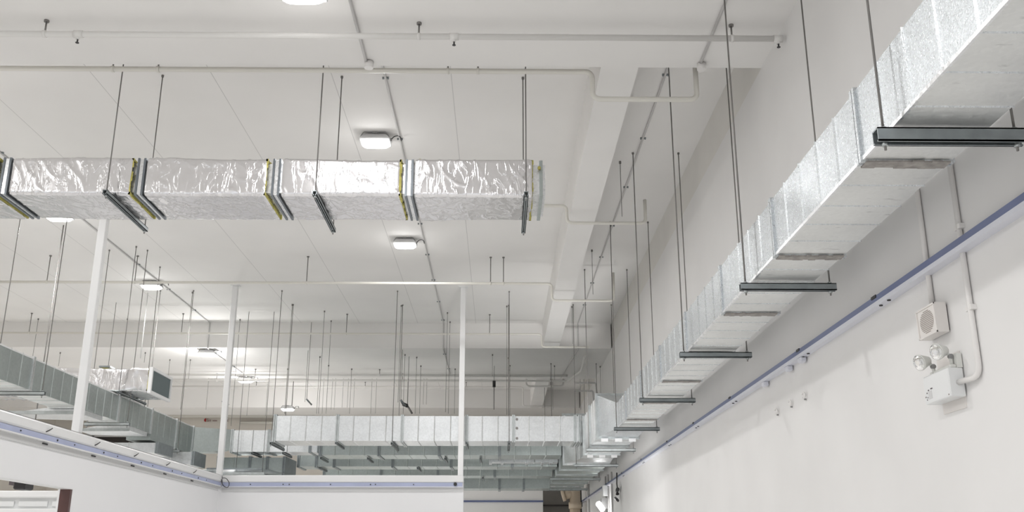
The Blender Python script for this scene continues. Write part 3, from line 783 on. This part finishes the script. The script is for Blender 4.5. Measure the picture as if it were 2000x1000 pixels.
lettering(sg, 'Sin', 403, 823.5, 30.97, .13, 'redink')
lettering(sg, 'L.ot', 433, 823.5, 30.97, .13, 'redink')
a = ony(415, 822.5, 30.97); b2 = ony(424, 821.5, 30.97)
build('dash', MB().box(a.x, b2.x, 30.965, 30.975, a.z, a.z + .02), 'redink', sg)

# conduits that feed the lamps
def conduit(label, pts, clips, r=.012, boxes=(), group='conduits on the ceiling'):
    t = thing('electrical_conduit', label, 'conduit', pts[0], group)
    build('conduit_run', MB().tube(pts, r, 8, .03), 'conduit', t)
    for c in clips:
        build('saddle_clip', MB().box(c[0] - .032, c[0] + .032, c[1] - .01, c[1] + .01, c[2] - .004, c[2] + .012).cyl((c[0] - .025, c[1], c[2] - .01), (c[0] - .025, c[1], c[2]), .007, 6)
              .cyl((c[0] + .025, c[1], c[2] - .01), (c[0] + .025, c[1], c[2]), .007, 6), 'strut', t)
    for c in boxes:
        build('junction_box', MB().cyl((c[0], c[1], c[2] - .045), (c[0], c[1], c[2] + .012), .038, 18), 'pvc', t)
    return t
xA = -1.13
conduit('thin conduit on the near slab, entering a round box by the slab edge', [(xA, YB + 1, H1 - .014), (xA, Y1 - .05, H1 - .014)], [(xA, 6.3 - .35, H1 - .012), (xA, 4.4, H1 - .012)], boxes=[(xA + .02, Y1 - .08, H1 - .02)])
conduit('thin conduit down the middle of the main bay past two lamps', [(xA, Y1 + .02, 4.1), (xA, Y1 + .02, H - .012), (xA, Y2a - .014, H - .012), (xA, Y2a - .014, H1 - .012), (xA, Y2b - .6, H1 - .012)],
        [(xA, 8.6 + 1.45 * k, H - .012) for k in range(8)] + [(xA, 19.6, H1 - .012), (xA, 21.2, H1 - .012)])
xB = -5.80
conduit('thin conduit on the left of the bay that steps down onto the middle slab', [(xB, Y1 + .02, H - .012), (xB, Y2a - .014, H - .012), (xB, Y2a - .014, H1 - .012), (xB, Y2b - .05, H1 - .012)],
        [(xB, 9 + 1.5 * k, H - .012) for k in range(7)] + [(xB, 19.6, H1 - .012), (xB, 21.0, H1 - .012)])
conduit('thin conduit in the shaded strip between beam and right wall', [(1.60, Y1 + .03, 4.2), (1.60, Y1 + .03, H - .012), (1.56, Y2a - .014, H - .012), (1.56, Y2a - .014, H1 - .02), (1.4, Y2b - .2, H1 - .02)],
        [(1.60 - .04 * k / 7, 8.5 + 1.5 * k, H - .012) for k in range(7)])
conduit('thin conduit at top right on the near slab, ending in a round box', [(1.68, 2.0, H1 - .012), (1.68, Y1 - .05, H1 - .012)], [], boxes=[(1.69, Y1 - .08, H1 - .02)])

# conduits bent down the right wall, far
for k, (o_, l_) in enumerate(((0, 'outer'), (.10, 'inner'))):
    x = XW - .03
    y0 = 20.9 + o_ * 2.6
    conduit('pale bent conduit running from the slab down behind the right duct, %s of two' % l_, [(1.62, y0, 3.62 - o_ * 1.3), (x - .12 - o_ * .4, y0, 3.62 - o_ * 1.3), (x - .02 - o_ * .4, y0, 2.5)], [], .02, group='bent conduits by the right wall')
for k, xx in enumerate((1184, 1189, 1196)):
    p0 = onx(xx, 985, XW - .02)
    conduit('thin pale conduit running down the far right wall, %s of three' % ('left', 'middle', 'right')[k], [(p0.x, p0.y, 1.62), (p0.x, p0.y, -CZ)], [], .016, group='downpipes on the far right wall')

# ================================================================ LAMPS
def make_light():
    """floodlight-like ceiling lamp in local coordinates, z = 0 at the ceiling fixing"""
    t = bpy.data.objects.new('ceiling_lamp', None); col.objects.link(t)
    hb = MB()
    # tapered housing
    hb.hexa([(-.16, -.11, -.075), (.16, -.11, -.075), (.16, .11, -.075), (-.16, .11, -.075), (-.12, -.075, -.02), (.12, -.075, -.02), (.12, .075, -.02), (-.12, .075, -.02)])
    hb.rbox(-.168, .168, -.118, .118, -.095, -.075, .006)
    build('housing', hb, 'fixture', t, local=True)
    lb = MB(); N = 28
    ringsp = [(-.093, 1.0), (-.112, .97), (-.127, .86), (-.135, .6), (-.137, .25)]
    k0 = 0; vs_ = []; fs = []
    for z, s in ringsp:
        for j in range(N):
            a = 2 * math.pi * j / N
            ca, sa = math.cos(a), math.sin(a)
            e = .45
            vs_.append((.158 * s * math.copysign(abs(ca) ** e, ca), .108 * s * math.copysign(abs(sa) ** e, sa), z))
    for i in range(len(ringsp) - 1):
        for j in range(N):
            j2 = (j + 1) % N; fs.append((i * N + j, (i + 1) * N + j, (i + 1) * N + j2, i * N + j2))
    fs.append(tuple((len(ringsp) - 1) * N + j for j in range(N - 1, -1, -1)))
    build('lens', MB().add(vs_, fs, True), 'lens', t, local=True)
    br = MB()
    for sy in (-1, 1):
        br.tube([(-.165, sy * .09, -.08), (-.125, sy * .09, -.008), (.125, sy * .09, -.008), (.165, sy * .09, -.08)], .006, 6, .02)
    br.box(-.03, .03, -.1, .1, -.02, 0)
    build('mounting_bracket', br, 'fixedge', t, local=True)
    cb = MB()
    cb.box(.166, .178, -.03, .03, -.09, -.05)
    build('end_clip', cb, 'fixedge', t, local=True)
    build('power_cable', MB().tube([(.172, 0, -.06), (.20, 0, -.02), (.25, -.01, -.012), (.285, -.02, -.045), (.285, .01, -.075), (.27, .03, -.02), (.268, .04, -.003)], .0055, 6, .03), 'cable', t, local=True)
    return t
lights = [((-1.44, 6.17), H1, 'ceiling lamp cut off by the top edge of the picture'),
          ((-1.39, 9.96), H, 'lit ceiling lamp above the foil duct'),
          ((-1.405, 13.66), H, 'lit ceiling lamp just below the foil duct, right of centre'),
          ((-5.98, 12.5), H, 'lit lamp half hidden by the underside of the foil duct at left'),
          ((-5.93, 16.03), H, 'lit lamp between the first and second white posts'),
          ((-5.86, 19.25), H1, 'lit lamp left of the corner post with a strong glow on the slab'),
          ((-5.85, 22.3), H1, 'lit lamp just right of the corner post'),
          ((-5.53, 25.5), 3.80, 'small distant lamp hung above the left end of the large crossing duct')]
proto = make_light()
for k, ((x, y), hh, lab) in enumerate(lights):
    o = proto if k == 0 else copy_tree(proto)
    o.location = (x, y, hh + CZ)
    o.name = 'ceiling_lamp' if k == 0 else 'ceiling_lamp.%03d' % k
    tag(o, lab, 'ceiling lamp', 'lit ceiling lamps')
    if k == 7:
        build('suspension_rod', MB().cyl((x + .1, y, 3.80), (x + .1, y, H), .01, 8), 'rod', o)
for k, ((x, y), hh, lab) in enumerate(lights):
    lamp(x, y, hh - .145, 33.0 if y < 12 else 36.0, .26)
    pl = bpy.data.lights.new('lamp_glow', 'POINT'); pl.energy = 1.6 if hh == H else (30.0 if y > 12 else 0.8); pl.shadow_soft_size = .09; pl.color = (1, .99, .98)
    po = bpy.data.objects.new('lamp_glow', pl); col.objects.link(po); po.location = (x, y, hh - (.26 if hh == H or y < 12 else .42) + CZ)

# ================================================================ RIGHT WALL FITTINGS
def wall_conduit(label, pts, r=.0135, clips=()):
    t = thing('wall_conduit', label, 'conduit', pts[-1])
    build('conduit_run', MB().tube(pts, r, 12, .09), 'pvc', t)
    for c in clips:
        build('saddle_clip', MB().box(c[0] - .012, c[0] + .02, c[1] - .03, c[1] + .03, c[2] - .012, c[2] + .012), 'pvc', t)
    return t
wc1y = 4.79
wall_conduit('white conduit from behind the duct down to the wall speaker', [(XW - .015, wc1y, 2.2), (XW - .015, wc1y, 1.225)])
# trunking gap: conduit runs in front of the channel
wall_conduit('white conduit curving at its foot into the emergency light', [(XW - .015, 4.40, 2.2), (XW - .015, 4.40, .93), (XW - .015, 4.40, .80), (XW - .035, 4.575, .80)], .0135, [(XW - .015, 4.40, 1.12), (XW - .015, 4.40, 1.52)])

def wall_speaker():
    t = thing('wall_speaker', 'off white box speaker on the right wall above the emergency light', 'speaker', (XW, 4.76, 1.06))
    y0, y1 = 4.655, 4.870; x0, x0b = XW - .066, XW - .064; z0, z1 = 1.065, 1.215
    bd = MB().hexa([(x0b, y0, z0), (XW - .008, y0, z0), (XW - .008, y1, z0), (x0b, y1, z0), (x0, y0, z1), (XW - .008, y0, z1), (XW - .008, y1, z1), (x0, y1, z1)])
    build('cabinet', bd, 'plastic', t)
    build('backplate', MB().box(XW - .008, XW, y0 + .01, y1 - .01, z0 + .01, z1 - .01), 'ink', t)  # dark filler whose colour stands in for the shaded gap behind the cabinet
    # front panel rim
    def P(y, z, e): # point on the tilted front, e proud
        f = (z - z0) / (z1 - z0); return (x0b + (x0 - x0b) * f - e, y, z)
    rim = MB()
    for (ya, yb, za, zb) in ((y0, y1, z0, z0 + .008), (y0, y1, z1 - .008, z1), (y0, y0 + .008, z0, z1), (y1 - .008, y1, z0, z1)):
        rim.hexa([P(ya, za, .005), P(ya, za, 0), P(yb, za, 0), P(yb, za, .005), P(ya, zb, .005), P(ya, zb, 0), P(yb, zb, 0), P(yb, zb, .005)])
    build('front_rim', rim, 'plastic', t)
    g = MB(); cy, cz, ry, rz = (y0 + y1) / 2, (z0 + z1) / 2, .078, .058
    for i in range(13):
        z = cz - rz + (i + .5) * 2 * rz / 13; hw = ry * math.sqrt(max(0, 1 - ((z - cz) / rz) ** 2))
        g.hexa([P(cy - hw, z - .0022, .0015), P(cy - hw, z - .0022, 0), P(cy + hw, z - .0022, 0), P(cy + hw, z - .0022, .0015),
                P(cy - hw, z + .0022, .0015), P(cy - hw, z + .0022, 0), P(cy + hw, z + .0022, 0), P(cy + hw, z + .0022, .0015)])
    build('grille', g, 'grille', t)
wall_speaker()

def emergency_light():
    t = thing('emergency_light', 'white twin-head emergency light on the right wall', 'emergency light', (XW, 4.72, .72))
    x0 = XW - .080; y0, y1, z0, z1 = 4.575, 4.86, .733, .872
    build('battery_box', MB().rbox(x0, XW - .006, y0, y1, z0, z1, .004), 'metalwhite', t)
    build('backplate', MB().box(XW - .006, XW, y0 + .02, y1 - .02, z0 - .05, z1 + .085), 'plastic', t)
    build('screw', MB().cyl((x0 - .002, y0 + .02, z0 + .012), (x0, y0 + .02, z0 + .012), .004, 8), 'grille', t)
    lb = build('rating_label', MB().box(x0 - .001, x0 + .001, y1 - .085, y1 - .045, z0 + .022, z0 + .062), 'grey_trim', t)
    mk = MB()
    for (yy, zz, w_) in ((y1 - .085, z0 + .070, .022), (y1 - .05, z0 + .066, .012), (y1 - .03, z0 + .055, .009), (y1 - .013, z0 + .037, .010), (y1 - .033, z0 + .032, .006), (y1 - .025, z0 + .022, .006)):
        mk.box(x0 - .0012, x0, yy - w_ / 2, yy + w_ / 2, zz - .003, zz + .003)
    build('printed_marks', mk, 'ink', t)
    build('head_bracket', MB().rbox(XW - .06, XW - .03, y0 + .01, y1 - .04, z1, z1 + .018, .004).box(XW - .03, XW - .005, y0 + .0, y0 + .05, z1, z1 + .07), 'plastic2', t)
    for (hy, hz, hx, d_) in ((4.785, .935, XW - .115, (-1, -.32, -.26)), (4.615, .955, XW - .10, (-1, -.36, -.22))):
        ax = Vector(d_).normalized(); c = Vector((hx, hy, hz))
        hd = build('lamp_head', MB().lathe(c - ax * .058, ax, [(0, .012), (.006, .022), (.03, .030), (.052, .038), (.060, .041), (.066, .041)], 24), 'plastic2', t)
        build('reflector', MB().lathe(c + ax * .0065, ax, [(0, .036), (.002, .036)], 24), 'reflector', hd)
        build('bulb', MB().lathe(c + ax * .008, ax, [(0, .010), (.004, .010), (.007, .005)], 12), 'white', hd)
        build('lens', MB().lathe(c + ax * .009, ax, [(0, .038), (.002, .038), (.007, .028), (.009, .012)], 24), 'glass', hd)
        kp = c - ax * .05 + Vector((.012, -.02, -.034))
        build('pivot_knob', MB().cyl(kp + Vector((0, -.012, 0)), kp + Vector((0, .006, 0)), .012, 14), 'fixedge', hd)
        build('pivot_arm', MB().tube([c - ax * .045, kp, (kp.x + .004, kp.y, z1 + .008)], .009, 8, .01), 'plastic2', hd)
emergency_light()

# small white clips left on the wall, and fittings under the trunking
for k, (px, py) in enumerate(((1518, 803), (1545, 787), (1572, 772))):
    p = onx(px, py, XW - .01)
    t = thing('pipe_clip', 'tiny white wall clip low on the right wall, %s of three' % ('lowest', 'middle', 'topmost')[k], 'clip', tuple(p), 'wall clips below the trunking')
    build('clip_ring', MB().tube([p + Vector((-.01, .03 * math.cos(a_), .02 * math.sin(a_))) for a_ in [math.radians(30 + 30 * i) for i in range(10)]], .006, 6), 'pvc', t)
    build('screw', MB().cyl((p.x - .004, p.y + .01, p.z - .028), (XW, p.y + .01, p.z - .028), .006, 8), 'fixedge', t)
for k, (px, py) in enumerate(((1494, 746), (1540, 716), (1566, 700))):
    p = onx(px, py, XW - .03)
    build('cable_fitting', MB().rbox(XW - .05, XW - .008, p.y - .04, p.y + .04, 1.352, 1.391, .006), 'lav',
          label='small pale fitting under the trunking, %s of three' % ('lowest', 'middle', 'topmost')[k], cat='fitting', group='fittings under the trunking')

# far right end: flood lamp, dangling tool, drain pipe
p = onx(1172, 988, 2.02)
fl = thing('wall_floodlight', 'small lit floodlight low at the far end of the right wall', 'floodlight', tuple(p))
build('lamp_tube', MB().lathe(p + Vector((-.06, -.1, .06)), (.45, .35, -.55), [(0, .03), (.02, .055), (.20, .055), (.22, .03)], 14), 'lens', fl)
build('bracket', MB().box(p.x + .04, XW, p.y + .1, p.y + .2, p.z - .05, p.z + .16), 'fixedge', fl)
build('driver_box', MB().rbox(p.x + .08, XW, p.y + .1, p.y + .3, p.z + .2, p.z + .42, .01), 'metalwhite', fl)
q0 = onx(1205, 934, XW - .075); q1 = onx(1206, 965, XW - .05)
dt = thing('dangling_cable', 'black cable end dangling below the trunking near its far end', 'cable', tuple(q1))
build('cable', MB().tube([q0 + Vector((0, 0, .1)), q0 + Vector((0, .05, -.1)), q0 + Vector((0, -.06, -.22))], .012, 6), 'cable', dt)
build('plug', MB().tube([q0 + Vector((0, -.06, -.2)), q1 + Vector((0, .05, .06)), q1], .035, 8).tube([q0 + Vector((0, .35, -.33)), q0 + Vector((0, -.05, -.4))], .025, 6), 'black', dt)
q = ony(1123, 975, 25.6)
dp = thing('drain_pipe', 'beige drain pipe with a side branch at the far right corner', 'pipe', (q.x, 25.6, -CZ))
build('pipe_run', MB().cyl((q.x, 25.6, -CZ), (q.x, 25.6, 1.75), .14, 20), 'beige', dp)
build('coupling', MB().cyl((q.x, 25.6, 1.2), (q.x, 25.6, 1.36), .165, 20), 'beige', dp)
build('side_branch', MB().cyl((q.x, 25.6, 1.60), (q.x - .30, 25.6, 1.52), .11, 18).cyl((q.x - .26, 25.6, 1.53), (q.x - .33, 25.6, 1.51), .14, 18), 'beige', dp)
vp = thing('rising_pipe', 'dark thin riser at the far end of the right wall trunking', 'pipe', (XW - .06, 25.0, -CZ))
build('pipe_run', MB().cyl((XW - .1, 26.2, -CZ), (XW - .1, 26.2, 1.72), .035, 10), 'bolt', vp)
build('joint', MB().cyl((XW - .1, 26.2, 1.28), (XW - .1, 26.2, 1.40), .055, 10), 'bolt', vp)
build('wall_conduit', MB().cyl((XW - .03, 24.6, -CZ), (XW - .03, 24.6, 1.75), .03, 10), 'pvc', label='pale riser beside the dark one at the far right corner', cat='conduit')

# seen through the doorway in the left partition
sb = thing('hanging_speaker', 'black box hanging in the room seen through the left doorway', 'speaker', (-6.9, 12, 1.0))
a = ony(15, 936, 13.0); b = ony(48, 956, 13.0)
build('cabinet', MB().rbox(a.x + .08, b.x, 13.0, 13.25, b.z, a.z, .015), 'black', sb)
build('bracket', MB().box(a.x, a.x + .09, 13.05, 13.2, b.z + .06, a.z), 'ink', sb)
build('suspension_rod', MB().cyl((a.x + .2, 13.1, a.z), (a.x + .2, 13.1, H), .008, 8), 'rod', sb)
a = ony(2, 963, 14.5); b = ony(127, 994, 14.5)
wb = thing('white_cabinet', 'white panelled unit seen through the left doorway', 'cabinet', (-7.0, 14.8, -CZ))
X0, X1 = a.x - 2.5, b.x + .35
build('cabinet_body', MB().box(X0, X1, 14.5, 15.2, -CZ, a.z - .02), 'metalwhite', wb)
build('top_rail', MB().rbox(X0 - .03, X1 + .02, 14.44, 15.2, a.z - .07, a.z + .03, .015), 'white', wb)
for k in range(7):
    x = X1 - .12 - k * .48
    build('panel', MB().rbox(x - .42, x, 14.475, 14.505, b.z + .03, a.z - .11, .006), 'metalwhite', wb)
build('lower_rail', MB().rbox(X0 - .03, X1 + .02, 14.42, 14.52, b.z - .12, b.z + .0, .01), 'white', wb)

# dark turnbuckles and a valve lever hanging above the crossing ducts
a = ony(965, 744, 20.9); b = ony(965, 756, 20.9)
t = thing('turnbuckle', 'dark turnbuckle on a rod just right of the third white post', 'turnbuckle', tuple(b))
build('body', MB().cyl(b, (b.x, b.y, a.z), .035, 10), 'bolt', t)
build('threaded_rod', MB().cyl((b.x, b.y, a.z), (b.x, b.y, H1), .006, 6).cyl((b.x, b.y, ony(965, 800, 20.9).z), (b.x, b.y, b.z), .010, 6), 'rod', t)
a = ony(783, 781, 19.9); b = ony(787, 789, 19.9); c = ony(796, 793, 19.9); d = ony(805, 808, 19.9)
t = thing('valve', 'dark valve with a lever hanging above the middle of the crossing duct', 'valve', tuple(b))
build('lever', MB().tube([a, b], .022, 8), 'bolt', t)
build('valve_body', MB().tube([b, c], .038, 10), 'bolt', t)
build('pipe_tail', MB().tube([c, d], .02, 8), 'rod', t)
build('hanging_rod', MB().cyl(c, (c.x, c.y, H1), .005, 6), 'rod', t)
